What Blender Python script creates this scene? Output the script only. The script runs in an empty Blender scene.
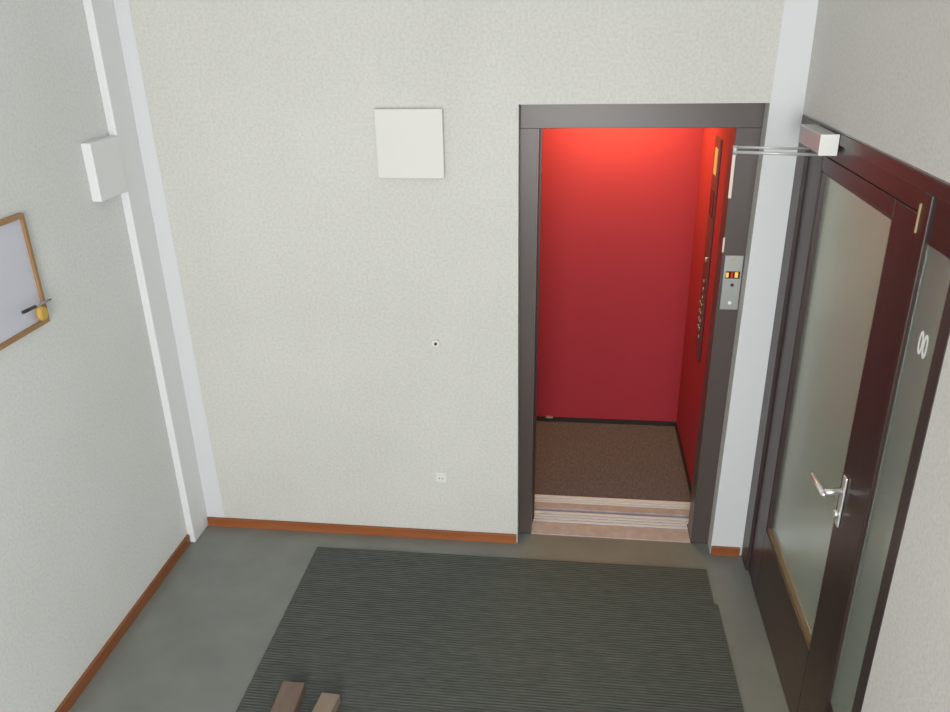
import bpy, bmesh, math, random
from mathutils import Vector, Matrix
random.seed(4)
S = bpy.context.scene
COL = S.collection

# ---------------------------------------------------------------- camera
F_PX, YAW, PITCH, ROLL = 797.347, -0.128831, 0.410037, -0.02088
cd = bpy.data.cameras.new('camera'); cam = bpy.data.objects.new('camera', cd); COL.objects.link(cam)
cd.sensor_width = 36; cd.lens = F_PX / 950 * 36; cd.clip_start = .02
fw = Vector((math.sin(YAW)*math.cos(PITCH), math.cos(YAW)*math.cos(PITCH), -math.sin(PITCH)))
rt = Vector((math.cos(YAW), -math.sin(YAW), 0)); up = rt.cross(fw)
r2 = rt*math.cos(ROLL) + up*math.sin(ROLL); u2 = -rt*math.sin(ROLL) + up*math.cos(ROLL)
cam.matrix_world = Matrix(((r2.x, u2.x, -fw.x, 1.9435), (r2.y, u2.y, -fw.y, -3.3819), (r2.z, u2.z, -fw.z, 2.523), (0, 0, 0, 1)))
S.camera = cam

# ---------------------------------------------------------------- light
w = bpy.data.worlds.new('world'); S.world = w; w.use_nodes = True
w.node_tree.nodes['Background'].inputs[0].default_value = (.86, .93, 1, 1)
w.node_tree.nodes['Background'].inputs[1].default_value = 1.0
def area(name, loc, aim, sx, sy, power, col, spread=180):
    l = bpy.data.lights.new(name, 'AREA'); l.shape = 'RECTANGLE'; l.size = sx; l.size_y = sy
    l.energy = power; l.color = col; l.spread = math.radians(spread)
    o = bpy.data.objects.new(name, l); COL.objects.link(o); o.location = loc
    o.rotation_euler = (Vector(aim) - Vector(loc)).to_track_quat('-Z', 'Y').to_euler(); return o
area('daylight_window', (1.9, -5.75, 1.75), (1.0, 0, .9), 1.7, 2.2, 165, (1, .99, .97))
area('corridor_light', (4.0, -.9, 2.5), (3.2, .3, .8), .8, .8, 25, (1, .98, .92))
area('car_light', (2.16, 1.08, 2.165), (2.16, 1.12, 0), .6, .25, 11, (1, .80, .24))
S.view_settings.view_transform = 'Standard'; S.view_settings.look = 'None'
S.view_settings.gamma = 1; S.view_settings.use_curve_mapping = False; S.view_settings.exposure = 0

# ---------------------------------------------------------------- materials
def mat(name, col, rough=.5, metal=0, **kw):
    m = bpy.data.materials.new(name); m.use_nodes = True
    b = m.node_tree.nodes['Principled BSDF']
    b.inputs['Base Color'].default_value = (*col, 1); b.inputs['Roughness'].default_value = rough
    b.inputs['Metallic'].default_value = metal
    for k, v in kw.items(): b.inputs[k.replace('_', ' ')].default_value = v
    return m
def nd(m, t, **kw):
    n = m.node_tree.nodes.new(t)
    for k, v in kw.items():
        if k in n.inputs: n.inputs[k].default_value = v
        else: setattr(n, k, v)
    return n
def lk(m, a, b): m.node_tree.links.new(a, b)
def coords(m, scale=(1, 1, 1)):
    t = nd(m, 'ShaderNodeTexCoord'); mp = nd(m, 'ShaderNodeMapping'); mp.inputs['Scale'].default_value = scale
    lk(m, t.outputs['Object'], mp.inputs['Vector']); return mp.outputs['Vector']
def mottle(m, c1, c2, scale, vec=None, lo=.35, hi=.65, detail=4, sock='Base Color'):
    vec = vec or coords(m)
    n = nd(m, 'ShaderNodeTexNoise', Scale=scale, Detail=detail); lk(m, vec, n.inputs['Vector'])
    r = nd(m, 'ShaderNodeValToRGB'); r.color_ramp.elements[0].position = lo; r.color_ramp.elements[1].position = hi
    r.color_ramp.elements[0].color = (*c1, 1); r.color_ramp.elements[1].color = (*c2, 1)
    lk(m, n.outputs['Fac'], r.inputs['Fac']); lk(m, r.outputs['Color'], m.node_tree.nodes['Principled BSDF'].inputs[sock])
    return n, r
def bump(m, out, strength, dist):
    b = nd(m, 'ShaderNodeBump', Strength=strength, Distance=dist); lk(m, out, b.inputs['Height'])
    lk(m, b.outputs['Normal'], m.node_tree.nodes['Principled BSDF'].inputs['Normal'])
def mixmul(m, a, b, fac=1.0):
    x = nd(m, 'ShaderNodeMix', data_type='RGBA', blend_type='MULTIPLY'); x.inputs[0].default_value = fac
    lk(m, a, x.inputs[6]); lk(m, b, x.inputs[7]); return x.outputs[2]

def woodchip(name, c1, c2):
    m = mat(name, c1, .85); v = coords(m)
    n, r = mottle(m, c1, c2, 85, v, .36, .60, 4)
    big = nd(m, 'ShaderNodeTexNoise', Scale=1.3, Detail=3); lk(m, v, big.inputs['Vector'])
    rb = nd(m, 'ShaderNodeValToRGB'); rb.color_ramp.elements[0].position = .3; rb.color_ramp.elements[1].position = .7
    rb.color_ramp.elements[0].color = (.93, .93, .92, 1); rb.color_ramp.elements[1].color = (1, 1, 1, 1)
    lk(m, big.outputs['Fac'], rb.inputs['Fac'])
    lk(m, mixmul(m, r.outputs['Color'], rb.outputs['Color']), m.node_tree.nodes['Principled BSDF'].inputs['Base Color'])
    n2 = nd(m, 'ShaderNodeTexNoise', Scale=70, Detail=6, Roughness=.7); lk(m, v, n2.inputs['Vector'])
    bump(m, n2.outputs['Fac'], .35, .004)
    return m
M = {}
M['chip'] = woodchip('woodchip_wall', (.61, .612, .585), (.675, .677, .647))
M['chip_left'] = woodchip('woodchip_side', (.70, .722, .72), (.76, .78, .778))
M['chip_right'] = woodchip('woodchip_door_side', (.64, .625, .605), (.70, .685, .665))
M['paint'] = mat('smooth_white_paint', (.69, .71, .73), .5)
M['duct'] = mat('duct_plastic', (.78, .80, .81), .5)
M['ceil'] = mat('ceiling_paint', (.75, .75, .74), .9)
M['shaft'] = mat('shaft_concrete', (.05, .05, .05), .9)
M['box'] = mat('ivory_plastic', (.70, .70, .665), .45)
M['plastic'] = mat('white_plastic', (.80, .80, .78), .35)
f = mat('grey_linoleum', (.2, .21, .19), .34); M['floor'] = f
n, r = mottle(f, (.185, .195, .18), (.22, .23, .212), 5, None, .3, .7, 8)
m = mat('green_ribbed_mat', (.07, .085, .075), .95); M['mat'] = m
v = coords(m)
n, r = mottle(m, (.070, .080, .072), (.105, .115, .104), 42, coords(m, (.35, 1.6, 1)), .3, .7, 5)
wv = nd(m, 'ShaderNodeTexWave', wave_type='BANDS', bands_direction='Y', Scale=22, Distortion=1.2, Detail=2); lk(m, v, wv.inputs['Vector'])
rr = nd(m, 'ShaderNodeValToRGB'); rr.color_ramp.elements[0].color = (.82, .82, .82, 1); lk(m, wv.outputs['Fac'], rr.inputs['Fac'])
lk(m, mixmul(m, r.outputs['Color'], rr.outputs['Color']), m.node_tree.nodes['Principled BSDF'].inputs['Base Color'])
bump(m, wv.outputs['Fac'], .6, .004)
m = mat('brown_carpet', (.1, .07, .05), .95); M['carpet'] = m
n, r = mottle(m, (.115, .095, .11), (.175, .15, .17), 45, coords(m, (2.2, .8, 1)), .35, .65, 5); bump(m, n.outputs['Fac'], .7, .006)
def wood(name, c1, c2, axis, rough=.45):
    m = mat(name, c1, rough); sc = [30, 30, 30]; sc[axis] = 2.0
    n, r = mottle(m, c1, c2, 1.0, coords(m, sc), .3, .7, 5); bump(m, n.outputs['Fac'], .15, .002); return m
M['base_x'] = wood('skirting_wood_x', (.25, .075, .022), (.36, .115, .036), 0)
M['base_y'] = wood('skirting_wood_y', (.19, .065, .022), (.28, .10, .035), 1)
M['board_y'] = wood('frame_wood_y', (.30, .165, .065), (.40, .235, .10), 1)
M['board_z'] = wood('frame_wood_z', (.30, .165, .065), (.40, .235, .10), 2)
M['beam'] = wood('weathered_wood', (.15, .105, .085), (.22, .16, .125), 1, .8)
M['beam2'] = wood('pale_weathered_wood', (.21, .16, .12), (.30, .235, .18), 1, .8)
M['frame'] = mat('brown_lacquered_metal', (.082, .064, .060), .34)
M['door'] = wood('dark_varnished_wood_z', (.028, .016, .014), (.044, .023, .020), 2, .3)
M['door_y'] = wood('dark_varnished_wood_y', (.028, .016, .014), (.044, .023, .020), 1, .3)
M['doorframe'] = wood('dark_varnished_frame', (.040, .028, .027), (.058, .040, .038), 2, .35)
M['seal'] = mat('black_rubber', (.012, .012, .012), .7)
M['chrome'] = mat('satin_chrome', (.85, .85, .85), .38, .85)
M['closer'] = mat('silver_lacquer', (.55, .55, .56), .35, .35)
M['alu'] = mat('aluminium_sill', (.82, .87, .97), .4, .1)
M['groove'] = mat('sill_groove', (.09, .09, .10), .6, .4)
M['stone'] = mat('beige_threshold', (.62, .50, .43), .5)
mottle(M['stone'], (.47, .40, .42), (.57, .49, .51), 18)
M['steel'] = mat('brushed_steel', (.36, .37, .36), .4, .7)
m = mat('red_laminate', (.41, .040, .058), .5); M['red'] = m; m.node_tree.nodes['Principled BSDF'].inputs['Specular IOR Level'].default_value = .12
M['cop'] = mat('car_panel_metal', (.20, .09, .085), .35, .6)
M['cab'] = mat('car_black_skirting', (.02, .018, .016), .5)
M['dark'] = mat('dark_glass', (.02, .01, .01), .15)
M['amber'] = mat('amber_indicator', (.9, .45, .05), .4, Emission_Color=(1, .5, .08, 1), Emission_Strength=.5)
M['redled'] = mat('red_indicator', (.4, .02, .01), .4, Emission_Color=(.9, .05, .02, 1), Emission_Strength=.15)
M['lamp'] = mat('lamp_diffuser', (1, .8, .5), .5, Emission_Color=(1, .7, .3, 1), Emission_Strength=3)
m = mat('frosted_glass', (.78, .86, .78), .24, Transmission_Weight=.86, IOR=1.45); M['glass'] = m
M['bead'] = mat('tan_bead', (.20, .13, .075), .5)
M['sheet'] = mat('white_board_sheet', (.62, .64, .74), .35)
M['yellow'] = mat('yellow_plastic', (.58, .38, .08), .6)
M['ink'] = mat('black_plastic', (.02, .022, .03), .4)
M['tan'] = wood('tan_veneer', (.20, .16, .085), (.27, .21, .115), 2, .6)
M['pale_mark'] = mat('white_vinyl', (.85, .84, .84), .5)
M['corr'] = mat('corridor_paint', (.62, .68, .64), .8)

# ---------------------------------------------------------------- mesh helpers (world coordinates)
def add_box(bm, a, b, bev=0):
    n = bmesh.new(); bmesh.ops.create_cube(n, size=1)
    for v in n.verts:
        v.co = Vector([a[i] + (v.co[i]+.5)*(b[i]-a[i]) for i in range(3)])
    if bev: bmesh.ops.bevel(n, geom=n.edges[:], offset=bev, segments=2, profile=.5, affect='EDGES')
    t = bpy.data.meshes.new('t'); n.to_mesh(t); n.free(); bm.from_mesh(t); bpy.data.meshes.remove(t)
def add_tube(bm, p0, p1, r0, r1=None, seg=16):
    p0 = Vector(p0); p1 = Vector(p1); d = p1-p0; r1 = r0 if r1 is None else r1
    mt = Matrix.Translation((p0+p1)/2) @ d.to_track_quat('Z', 'Y').to_matrix().to_4x4()
    bmesh.ops.create_cone(bm, cap_ends=True, segments=seg, radius1=r0, radius2=r1, depth=d.length, matrix=mt)
def add_prism(bm, pts, z0, z1):
    lo = [bm.verts.new((x, y, z0)) for x, y in pts]; hi = [bm.verts.new((x, y, z1)) for x, y in pts]
    bm.faces.new(lo[::-1]); bm.faces.new(hi); n = len(pts)
    for i in range(n): bm.faces.new((lo[i], lo[(i+1) % n], hi[(i+1) % n], hi[i]))
def obj(name, bm, m, parent=None, label=None, smooth=False):
    me = bpy.data.meshes.new(name)
    bmesh.ops.recalc_face_normals(bm, faces=bm.faces[:])
    if parent:
        o0 = parent
        off = Vector((0, 0, 0))
        while o0: off += o0.location; o0 = o0.parent
        bmesh.ops.translate(bm, verts=bm.verts, vec=-off)
    bm.to_mesh(me); bm.free(); me.materials.append(m)
    if smooth:
        for p in me.polygons: p.use_smooth = len(p.vertices) == 4
    o = bpy.data.objects.new(name, me); COL.objects.link(o); o.parent = parent
    if label: o['label'] = label
    return o
def bx(name, a, b, m, parent=None, bev=0, label=None):
    bm = bmesh.new(); add_box(bm, a, b, bev); return obj(name, bm, m, parent, label)
def boxes(name, lst, m, parent=None, bev=0, label=None):
    bm = bmesh.new()
    for a, b in lst: add_box(bm, a, b, bev)
    return obj(name, bm, m, parent, label)
def tube(name, p0, p1, r, m, parent=None, r1=None, seg=20, label=None):
    bm = bmesh.new(); add_tube(bm, p0, p1, r, r1, seg); return obj(name, bm, m, parent, label, True)
def st(o): o['kind'] = 'structure'; return o
def tag(o, label, cat, group=None):
    o['label'] = label; o['category'] = cat; o['kind'] = 'thing'
    if group: o['group'] = group
    return o
def thing(name, label, cat, loc):
    o = bpy.data.objects.new(name, None); COL.objects.link(o); o.location = loc; o.empty_display_size = .05
    return tag(o, label, cat)

W = 2.824; YF = -6.0; ZC = 3.6          # right wall, rear wall, ceiling
OX0, OX1, OZ = 1.706, 2.694, 2.164; OXB = 2.672      # niche of the lift door in the back wall
# ---------------------------------------------------------------- room shell
bm = bmesh.new(); add_box(bm, (-.2, YF-.2, -.15), (4.7, .08, 0)); st(obj('floor', bm, M['floor']))
st(bx('ceiling', (-.2, YF-.2, ZC), (4.7, .5, ZC+.15), M['ceil']))
st(bx('wall_left', (-.2, YF, 0), (0, .25, ZC), M['chip_left']))
def xz_prism(bm, pts, y0, y1):
    n = bmesh.new(); add_prism(n, [(x, z) for x, z in pts], 0, 1)
    for v in n.verts: v.co = Vector((v.co.x, y0+(y1-y0)*v.co.z, v.co.y))
    bmesh.ops.recalc_face_normals(n, faces=n.faces[:]); t = bpy.data.meshes.new('t'); n.to_mesh(t); n.free(); bm.from_mesh(t); bpy.data.meshes.remove(t)
bm = bmesh.new(); add_box(bm, (0, 0, 0), (OX0, .25, ZC)); add_box(bm, (OX0, 0, OZ), (OX1, .25, ZC))
xz_prism(bm, [(OXB, 0), (W, 0), (W, ZC), (OX1, ZC), (OX1, OZ)], 0, .25)
for a, b in [((.965, -.0015, 2.300), (1.138, 0, 2.468)), ((.65, -.0012, 2.421), (.868, 0, 2.62))]: add_box(bm, a, b)   # papered-over patches
st(obj('wall_back', bm, M['chip']))
DY0, DY1, DZ = -.002, -1.533, 2.124     # opening of the glazed door in the right wall
st(boxes('wall_right', [((W, YF, 0), (W+.2, DY1, ZC)), ((W, DY1, DZ), (W+.2, 0, ZC)), ((W, 0, 0), (W+.2, .25, ZC))], M['chip_right']))
st(boxes('wall_front', [((0, YF-.2, 0), (W, YF, .8)), ((0, YF-.2, 3.3), (W, YF, ZC)), ((0, YF-.2, .8), (.25, YF, 3.3)), ((2.45, YF-.2, .8), (W, YF, 3.3))], M['chip']))
bm = bmesh.new(); xz_prism(bm, [(.0005, .0), (.136, .0), (.104, 2.6), (.10, ZC), (.0005, ZC)], -.0015, 0); st(obj('trim_1', bm, M['paint']))
bm = bmesh.new(); xz_prism(bm, [(OXB, .0), (W-.0005, .0), (W-.0005, ZC), (OX1+.03, ZC), (OX1+.001, OZ)], -.0015, 0); st(obj('trim_2', bm, M['paint']))
st(bx('baseboard_back', (.041, -.014, 0), (OX0-.006, -.001, .052), M['base_x'], bev=.002))
st(bx('baseboard_corner', (OXB+.002, -.014, 0), (W-.012, -.001, .050), M['base_x'], bev=.002))
st(bx('baseboard_left', (0, YF, 0), (.014, -.168, .055), M['base_y'], bev=.002))
# corridor beyond the frosted door
st(bx('wall_corridor', (W+.2, .25, 0), (4.7, .4, ZC), M['corr']))
st(bx('wall_corridor_side', (4.55, YF, 0), (4.7, .25, ZC), M['chip_right']))

# ---------------------------------------------------------------- cable duct in the left corner
t = thing('cable_duct', 'white vertical cable duct in the left room corner with a square junction cover', 'cable duct', (.02, -.08, 0))
bx('duct_cover', (.0005, -.165, .002), (.038, -.002, ZC-.01), M['duct'], t, .004)
bx('junction_cover', (.0005, -.375, 1.835), (.042, -.1655, 2.068), M['duct'], t, .004)

# ---------------------------------------------------------------- things on the back wall
t = thing('wall_cover', 'square flat white cover box high on the back wall', 'cover', (1.251, 0, 1.866))
bx('back_plate', (1.113, -.008, 1.873), (1.389, -.0005, 2.147), M['box'], t)
bx('lid', (1.107, -.030, 1.867), (1.395, -.0085, 2.153), M['box'], t, .004)
t = thing('bell_button', 'small round bell button with dark centre at mid height of the back wall', 'button', (1.323, 0, 1.10))
tube('rosette', (1.323, -.0005, 1.10), (1.323, -.008, 1.10), .019, M['plastic'], t, .016)
tube('push_button', (1.323, -.0085, 1.10), (1.323, -.013, 1.10), .0075, mat('dark_red_plastic', (.10, .03, .025), .4), t, label='dark round push button')
t = thing('wall_socket', 'white round power socket low on the back wall', 'socket', (1.322, 0, .37))
bx('cover_plate', (1.294, -.006, .344), (1.350, -.0005, .398), M['plastic'], t, .0025)
bm = bmesh.new(); add_tube(bm, (1.322, -.0065, .371), (1.322, -.010, .371), .020, .019, 24)
rg = obj('socket_ring', bm, M['plastic'], t, smooth=True)
for dx in (-.008, .008): tube('contact_hole', (1.322+dx, -.0101, .369), (1.322+dx, -.0108, .369), .0032, M['ink'], rg)

# ---------------------------------------------------------------- white board on the left wall
t = thing('wall_board', 'white board in an orange wooden frame hanging on the left wall', 'board', (0, -1.15, 1.49))
bx('sheet', (.002, -1.475, 1.505), (.010, -.832, 1.882), M['sheet'], t)
bx('frame_rail', (.001, -1.49, 1.880), (.020, -.818, 1.897), M['board_y'], t, .002)
bx('frame_rail', (.001, -1.49, 1.488), (.020, -.818, 1.506), M['board_y'], t, .002)
bx('frame_stile', (.001, -.834, 1.5065), (.020, -.818, 1.8795), M['board_z'], t, .002)
bx('frame_stile', (.001, -1.49, 1.5065), (.020, -1.474, 1.8795), M['board_z'], t, .002)
bm = bmesh.new()
add_prism(bm, [(math.cos(a)*.024*(1 if math.cos(a) > 0 else .85), math.sin(a)*.028) for a in [i*math.pi/8 for i in range(16)]], 0, .022)
bmesh.ops.bevel(bm, geom=[e for e in bm.edges if abs(e.verts[0].co.z-e.verts[1].co.z) < 1e-6 and e.verts[0].co.z > .01], offset=.005, segments=2, affect='EDGES')
bm.transform(Matrix(((0, 0, 1, .0205), (1, 0, 0, -.868), (0, 1, 0, 1.538), (0, 0, 0, 1))))
tag(obj('yellow_clip', bm, M['yellow'], None, smooth=True), 'yellow rounded clip at the lower right corner of the white board', 'clip')
t = thing('pen', 'dark pen with a silver tip stuck across the yellow clip on the white board', 'pen', (.050, -.835, 1.54))
p0 = Vector((.049, -.985, 1.585)); p1 = Vector((.049, -.822, 1.578)); d = (p1-p0)
tube('cap', p0, p0+d*.42, .0062, M['ink'], t, label='black pen cap')
tube('barrel', p0+d*.425, p0+d*.88, .0045, mat('grey_barrel', (.35, .36, .42), .3, .3), t)
tube('tip', p0+d*.885, p1, .0045, mat('dark_tip', (.10, .10, .14), .3, .3), t, .0015)

# ---------------------------------------------------------------- lift door frame
FY = .08
t = thing('lift_door_frame', 'dark brown metal lift door frame set into the back wall', 'door frame', (2.2, .14, 0))
bx('lintel', (OX0+.001, FY-.004, 2.059), (OX1-.001, .245, OZ-.001), M['frame'], t, .002)
bm = bmesh.new(); xz_prism(bm, [(OX0+.001, .002), (1.771, .002), (1.787, 2.058), (OX0+.001, 2.058)], FY, .20); obj('jamb', bm, M['frame'], t)
bm = bmesh.new(); xz_prism(bm, [(2.586, .002), (OXB-.0005, .002), (OX1-.002, 2.058), (2.592, 2.058)], FY, .20); obj('jamb', bm, M['frame'], t)
bm = bmesh.new(); xz_prism(bm, [(1.708, .006), (1.780, .006), (1.7955, 2.055), (1.708, 2.055)], .205, .24)
obj('door_panel', bm, M['doorframe'], t, label='narrow edge of the open sliding door')
bx('threshold', (1.771, FY, -.012), (2.585, .186, .004), M['stone'], t, label='beige stone threshold')
boxes('landing_sill', [((1.7765, .192, -.02), (2.585, .208, .005)), ((1.7765, .217, -.02), (2.585, .233, .005)), ((1.708, .242, -.02), (2.670, .258, .005)), ((1.708, .267, -.02), (2.670, .288, .005))], M['alu'], t)
boxes('sill_groove', [((1.7765, .1865, -.02), (2.585, .239, -.001)), ((1.708, .241, -.02), (2.670, .2905, -.001))], M['groove'], t)
bx('pale_mark', (2.5875, FY-.0025, 1.77), (2.600, FY-.0005, 1.965), mat('pale_strip', (.86, .74, .66), .3), t, label='pale narrow strip on the right jamb edge')  # thin pale slab just proud of the jamb edge
bx('pale_mark', (2.586, FY-.0025, 1.535), (2.594, FY-.0005, 1.60), mat('pale_strip_2', (.80, .62, .58), .3), t, label='small pale mark on the right jamb edge')  # second, shorter pale slab lower on the same edge

# call panel on the right jamb
t = thing('call_panel', 'brushed metal lift call panel with amber indicator on the right jamb', 'call panel', (2.641, FY, 1.26))
bx('plate', (2.602, FY-.006, 1.272), (2.680, FY-.0005, 1.522), M['steel'], t, .0015)
dp = bx('display', (2.612, FY-.0085, 1.418), (2.672, FY-.0062, 1.450), M['dark'], t, label='dark display window')
bx('indicator', (2.6135, FY-.0095, 1.423), (2.624, FY-.0087, 1.445), M['amber'], dp, label='lit amber indicator')
bx('indicator', (2.633, FY-.0095, 1.421), (2.643, FY-.0087, 1.447), M['redled'], dp, label='lit red indicator')
bx('indicator', (2.650, FY-.0095, 1.423), (2.664, FY-.0087, 1.447), M['amber'], dp, label='lit amber indicator')
tube('call_button', (2.644, FY-.0062, 1.388), (2.644, FY-.010, 1.388), .0075, M['ink'], t, label='small dark call button')
tube('key_switch', (2.642, FY-.0062, 1.500), (2.642, FY-.010, 1.500), .008, mat('brass', (.55, .42, .2), .35, .8), t)
tube('key_switch', (2.642, FY-.0062, 1.305), (2.642, FY-.010, 1.305), .008, M['chrome'], t)

# ---------------------------------------------------------------- lift car
CX0, CX1, CY0, CY1, CZ = 1.52, 2.648, .335, 1.335, 2.20
t = thing('lift_car', 'lift car lined in red with brown carpet behind the open door', 'lift', (2.1, .85, 0))
bx('back_panel', (CX0, CY1, .0), (CX1, CY1+.02, CZ), M['red'], t)
bx('side_panel', (CX1, CY0+.11, .0), (CX1+.02, CY1+.02, CZ), M['red'], t)
bx('side_panel', (CX0-.02, CY0+.11, 0), (CX0, CY1+.02, CZ), M['red'], t)
bx('front_return', (CX0-.02, CY0+.075, 0), (1.708, CY0+.105, CZ), M['red'], t)
bx('car_ceiling', (CX0-.02, CY0, CZ), (CX1+.02, CY1+.02, CZ+.03), M['plastic'], t)
bx('car_header', (1.708, CY0+.075, 2.08), (CX1+.02, CY0+.105, CZ-.001), M['steel'], t)
bx('carpet', (CX0, CY0+.11, -.03), (CX1, CY1, .002), M['carpet'], t)
boxes('car_sill', [((1.70, .318, -.02), (2.69, .370, .004))], M['stone'], t, label='beige band of the car sill')
boxes('car_sill', [((1.70, .376, -.02), (2.69, .390, .005)), ((1.70, .399, -.02), (2.69, .415, .005)), ((1.70, .424, -.02), (2.69, .444, .005)), ((1.70, .375, -.025), (2.69, .443, -.001))], M['alu'], t)
bx('skirting', (CX0, CY1-.010, .0025), (CX1, CY1-.0005, .032), M['cab'], t)
bx('skirting', (CX1-.010, CY0+.12, .0025), (CX1-.0005, CY1-.0105, .032), M['cab'], t)
lp = bx('ceiling_lamp', (1.82, .73, CZ-.022), (2.42, 1.17, CZ-.001), M['plastic'], t)
bx('diffuser', (1.835, .745, CZ-.026), (2.405, 1.155, CZ-.0225), M['lamp'], lp)
cp = bx('control_panel', (CX1-.010, .69, .74), (CX1-.0005, .84, 1.92), M['cop'], t, .002, 'dark metal control panel strip')
bx('highlight_patch', (CX1-.0125, .72, 1.74), (CX1-.0105, .80, 1.87), mat('painted_highlight', (.75, .5, .3), .4), cp, label='pale patch painted as a glossy highlight at the top')  # glossy highlight on the panel, painted as a pale patch
bx('floor_display', (CX1-.0125, .715, 1.53), (CX1-.0105, .815, 1.66), M['dark'], cp, label='dark display window')
tube('alarm_button', (CX1-.0105, .75, 1.30), (CX1-.016, .75, 1.30), .013, M['chrome'], cp)
for k in range(8):
    tube('floor_button', (CX1-.0105, .745, 1.185-.045*k), (CX1-.017, .745, 1.185-.045*k), .011, M['steel'], cp)
for k in range(4):
    tube('floor_button', (CX1-.0105, .79, 1.05-.045*k), (CX1-.017, .79, 1.05-.045*k), .011, M['steel'], cp)
bx('floor_clip', (1.80, CY1-.022, .0325), (1.845, CY1-.0005, .037), M['chrome'], t, label='small shiny scrap on the rear skirting')
# dark shaft round the car
st(boxes('wall_shaft', [((1.3, 1.5, -.3), (2.95, 1.6, 2.8)), ((1.2, .25, -.3), (1.3, 1.6, 2.8)), ((2.95, .25, -.3), (3.02, 1.6, 2.8)), ((1.2, .25, 2.8), (3.02, 1.6, 2.9)), ((1.2, .081, -.4), (3.02, 1.6, -.3))], M['shaft']))

# ---------------------------------------------------------------- glazed door unit in the right wall
FX0, FX1 = W-.002, W+.09
t = thing('door_frame_1', 'dark varnished wooden door frame with a narrow frosted side light on the right wall', 'door frame', (W+.04, -.8, 0))  # door frame with a fixed side light; the leaf is built apart
bx('frame_post', (FX0, -.118, 0), (FX1, DY0-.001, DZ-.045), M['doorframe'], t, .002)
bx('stop_post', (FX0+.014, -.215, 0), (FX1, -.119, DZ-.062), M['doorframe'], t, .002)
bx('header', (FX0, DY1+.001, DZ-.044), (FX1, DY0-.001, DZ-.006), M['door_y'], t, .002)
bx('header', (FX0+.010, -1.240, DZ-.106), (FX1, -.2155, DZ-.0445), M['door_y'], t, .002)
bx('mullion', (FX0, -1.296, 0), (FX1, -1.2405, DZ-.0445), M['door'], t, .003)
bx('frame_post', (FX0, DY1+.001, 0), (FX1, -1.478, DZ-.0445), M['doorframe'], t, .002)
bx('rail', (FX0+.008, -1.4775, 1.958), (FX1-.01, -1.2965, DZ-.0445), M['door_y'], t, .002)
bx('rail', (FX0+.008, -1.4775, .0), (FX1-.01, -1.2965, .400), M['door_y'], t, .002)
st(t); del t['category']
pn = bx('pane', (W+.010, -1.4775, .4005), (W+.016, -1.2965, 1.9575), M['glass'], t, label='frosted side pane')
bx('rebate_strip', (FX0-.0045, -1.2475, 1.972), (FX0-.0005, -1.2410, 2.048), mat('raw_wood', (.42, .28, .15), .6), t, label='pale bare wood scar at the top of the mullion')
bx('cover_strip', (FX0+.002, DY1+.001, DZ-.0055), (W+.01, DY0-.001, DZ-.0005), M['steel'], t, label='thin grey joint strip above the header')
# number decal on the side pane
cu = bpy.data.curves.new('decal', 'FONT'); cu.body = '00'; cu.size = .088; cu.extrude = .0004; cu.offset = .0015; cu.align_x = 'CENTER'
to = bpy.data.objects.new('decal_tmp', cu); COL.objects.link(to)
dg = bpy.context.evaluated_depsgraph_get(); me = bpy.data.meshes.new_from_object(to.evaluated_get(dg))
bpy.data.objects.remove(to)
bm = bmesh.new(); bm.from_mesh(me); bpy.data.meshes.remove(me)
bmesh.ops.scale(bm, vec=(.62, 1, 1), verts=bm.verts)
bm.transform(Matrix(((0, 0, -1, W+.0088), (-1, 0, 0, -1.392), (0, 1, 0, 1.69), (0, 0, 0, 1))))
obj('number_decal', bm, M['pale_mark'], pn, 'white number decal')

LX0, LX1 = W+.006, W+.050
L0, L1, LZ = -.219, -1.237, DZ-.1075
GA, GB, GZ0, GZ1 = -.330, -1.045, .392, 1.958
t = thing('door_1', 'closed dark wooden door with one tall frosted pane and lever handle', 'door', (W+.03, -.73, .004))
bx('stile', (LX0, GA+.006, .006), (LX1, L0, LZ), M['doorframe'], t, .003)
bx('stile', (LX0, L1, .006), (LX1, GB-.006, LZ), M['door'], t, .003)
bx('top_rail', (LX0, GB-.0055, GZ1+.006), (LX1, GA+.0055, LZ), M['door_y'], t, .002)
bx('bottom_rail', (LX0, GB-.0055, .006), (LX1, GA+.0055, GZ0-.006), M['door_y'], t, .002)
boxes('glazing_bead', [((LX0+.004, GA-.004, GZ0-.004), (LX1-.004, GA+.0055, GZ1+.004)), ((LX0+.004, GB-.0055, GZ0-.004), (LX1-.004, GB+.004, GZ1+.004)), ((LX0+.004, GB-.005, GZ1-.003), (LX1-.004, GA+.005, GZ1+.0055))], M['doorframe'], t)
bx('glazing_bead', (LX0+.004, GB+.0045, GZ0-.0055), (LX1-.004, GA-.0045, GZ0+.0098), M['bead'], t, label='tan bead under the pane')
bx('pane', (W+.026, GB+.004, GZ0+.010), (W+.032, GA-.004, GZ1-.003), M['glass'], t, label='tall frosted pane')
st(t); del t['category']
hb = bx('handle_plate', (LX0-.008, -1.106, .955), (LX0-.0005, -1.076, 1.140), M['chrome'], t, .003, 'chrome handle plate')
bm = bmesh.new()
add_tube(bm, (LX0-.0085, -1.094, 1.088), (W-.062, -1.098, 1.082), .0095)
add_tube(bm, (W-.062, -1.110, 1.082), (W-.064, -.978, 1.074), .0095, .0085)
bmesh.ops.create_uvsphere(bm, u_segments=14, v_segments=8, radius=.0097, matrix=Matrix.Translation((W-.062, -1.108, 1.082)))
obj('lever', bm, M['chrome'], hb, 'chrome lever', True)
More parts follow.
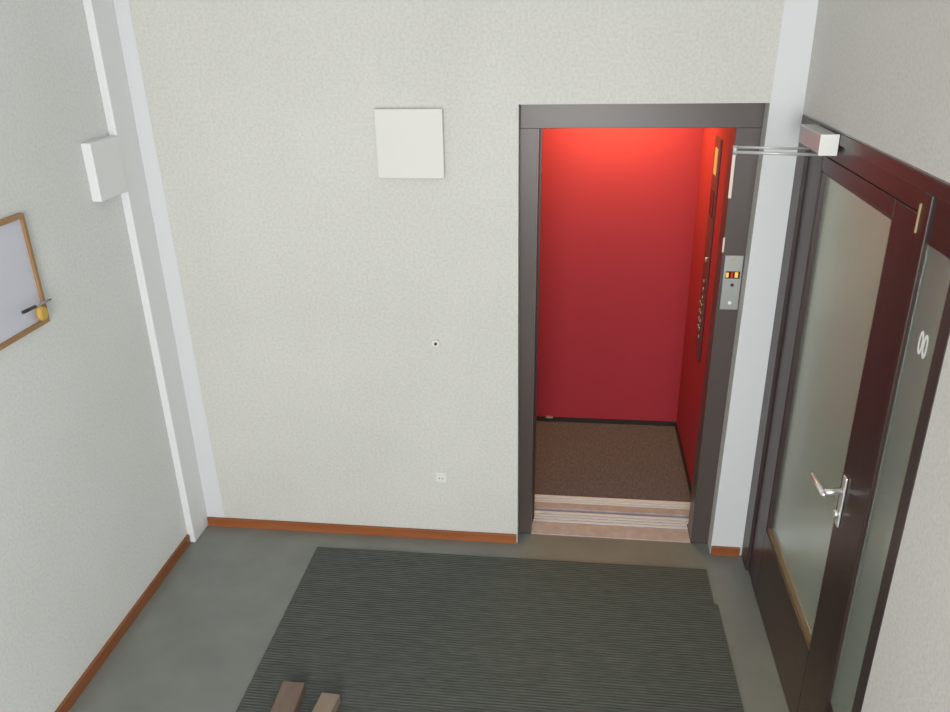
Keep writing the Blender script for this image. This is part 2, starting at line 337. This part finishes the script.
tube('lock_cylinder', (LX0-.0085, -1.091, 1.000), (LX0-.020, -1.091, 1.000), .012, M['chrome'], hb)
# tan cupboard behind the frosted glass
t = st(thing('door_2', 'tan wooden door seen blurred behind the frosted pane', 'door', (3.8, .24, 0))); del t['category']
bx('panel', (3.22, .215, .004), (4.10, .249, 2.9), M['tan'], t)
bx('casing', (3.16, .21, .002), (3.219, .249, 2.94), M['tan'], t)

# ---------------------------------------------------------------- door closer
t = thing('door_closer', 'silver door closer with folded arms above the frosted door', 'door closer', (W-.03, -.37, 2.05))
bx('body', (W-.062, -.500, 2.048), (W-.003, -.225, 2.112), M['closer'], t, .004)
bx('end_cap', (W-.064, -.509, 2.044), (W-.0025, -.5005, 2.115), M['plastic'], t, .002, 'white end cap')
tube('spindle', (W-.040, -.44, 2.030), (W-.040, -.44, 2.0515), .010, M['steel'], t)
ARM = (2.505, -.405)
tube('main_arm', (W-.040, -.44, 2.036), (ARM[0], ARM[1], 2.040), .0055, M['closer'], t)
tube('forearm', (W-.020, -.375, 2.046), (ARM[0], ARM[1]+.02, 2.054), .0045, M['closer'], t)
tube('elbow', (ARM[0], ARM[1]+.005, 2.030), (ARM[0], ARM[1]+.005, 2.062), .008, M['closer'], t)

# ---------------------------------------------------------------- floor mat and beams
bm = bmesh.new(); add_prism(bm, [(.688, -.146), (.678, -2.3), (2.668, -2.3), (2.650, -.388), (2.635, -.386), (2.634, -.138)], .0005, .009)
tag(obj('door_mat', bm, M['mat']), 'large dark green ribbed mat in front of the lift', 'mat')
def beam(label, m, pts, z0, z1):
    bm = bmesh.new(); add_prism(bm, pts, z0, z1)
    bmesh.ops.bevel(bm, geom=bm.edges[:], offset=.003, segments=1, affect='EDGES')
    tag(obj('wooden_batten', bm, m), label, 'batten', 'wooden battens on the mat')
beam('left brown wooden batten end lying on the green mat', M['beam'], [(.835, -1.07), (.927, -1.07), (.937, -1.60), (.845, -1.60)], .0095, .055)
beam('right paler wooden batten end lying on the green mat', M['beam2'], [(1.010, -1.11), (1.085, -1.115), (1.030, -1.60), (.955, -1.595)], .0095, .055)
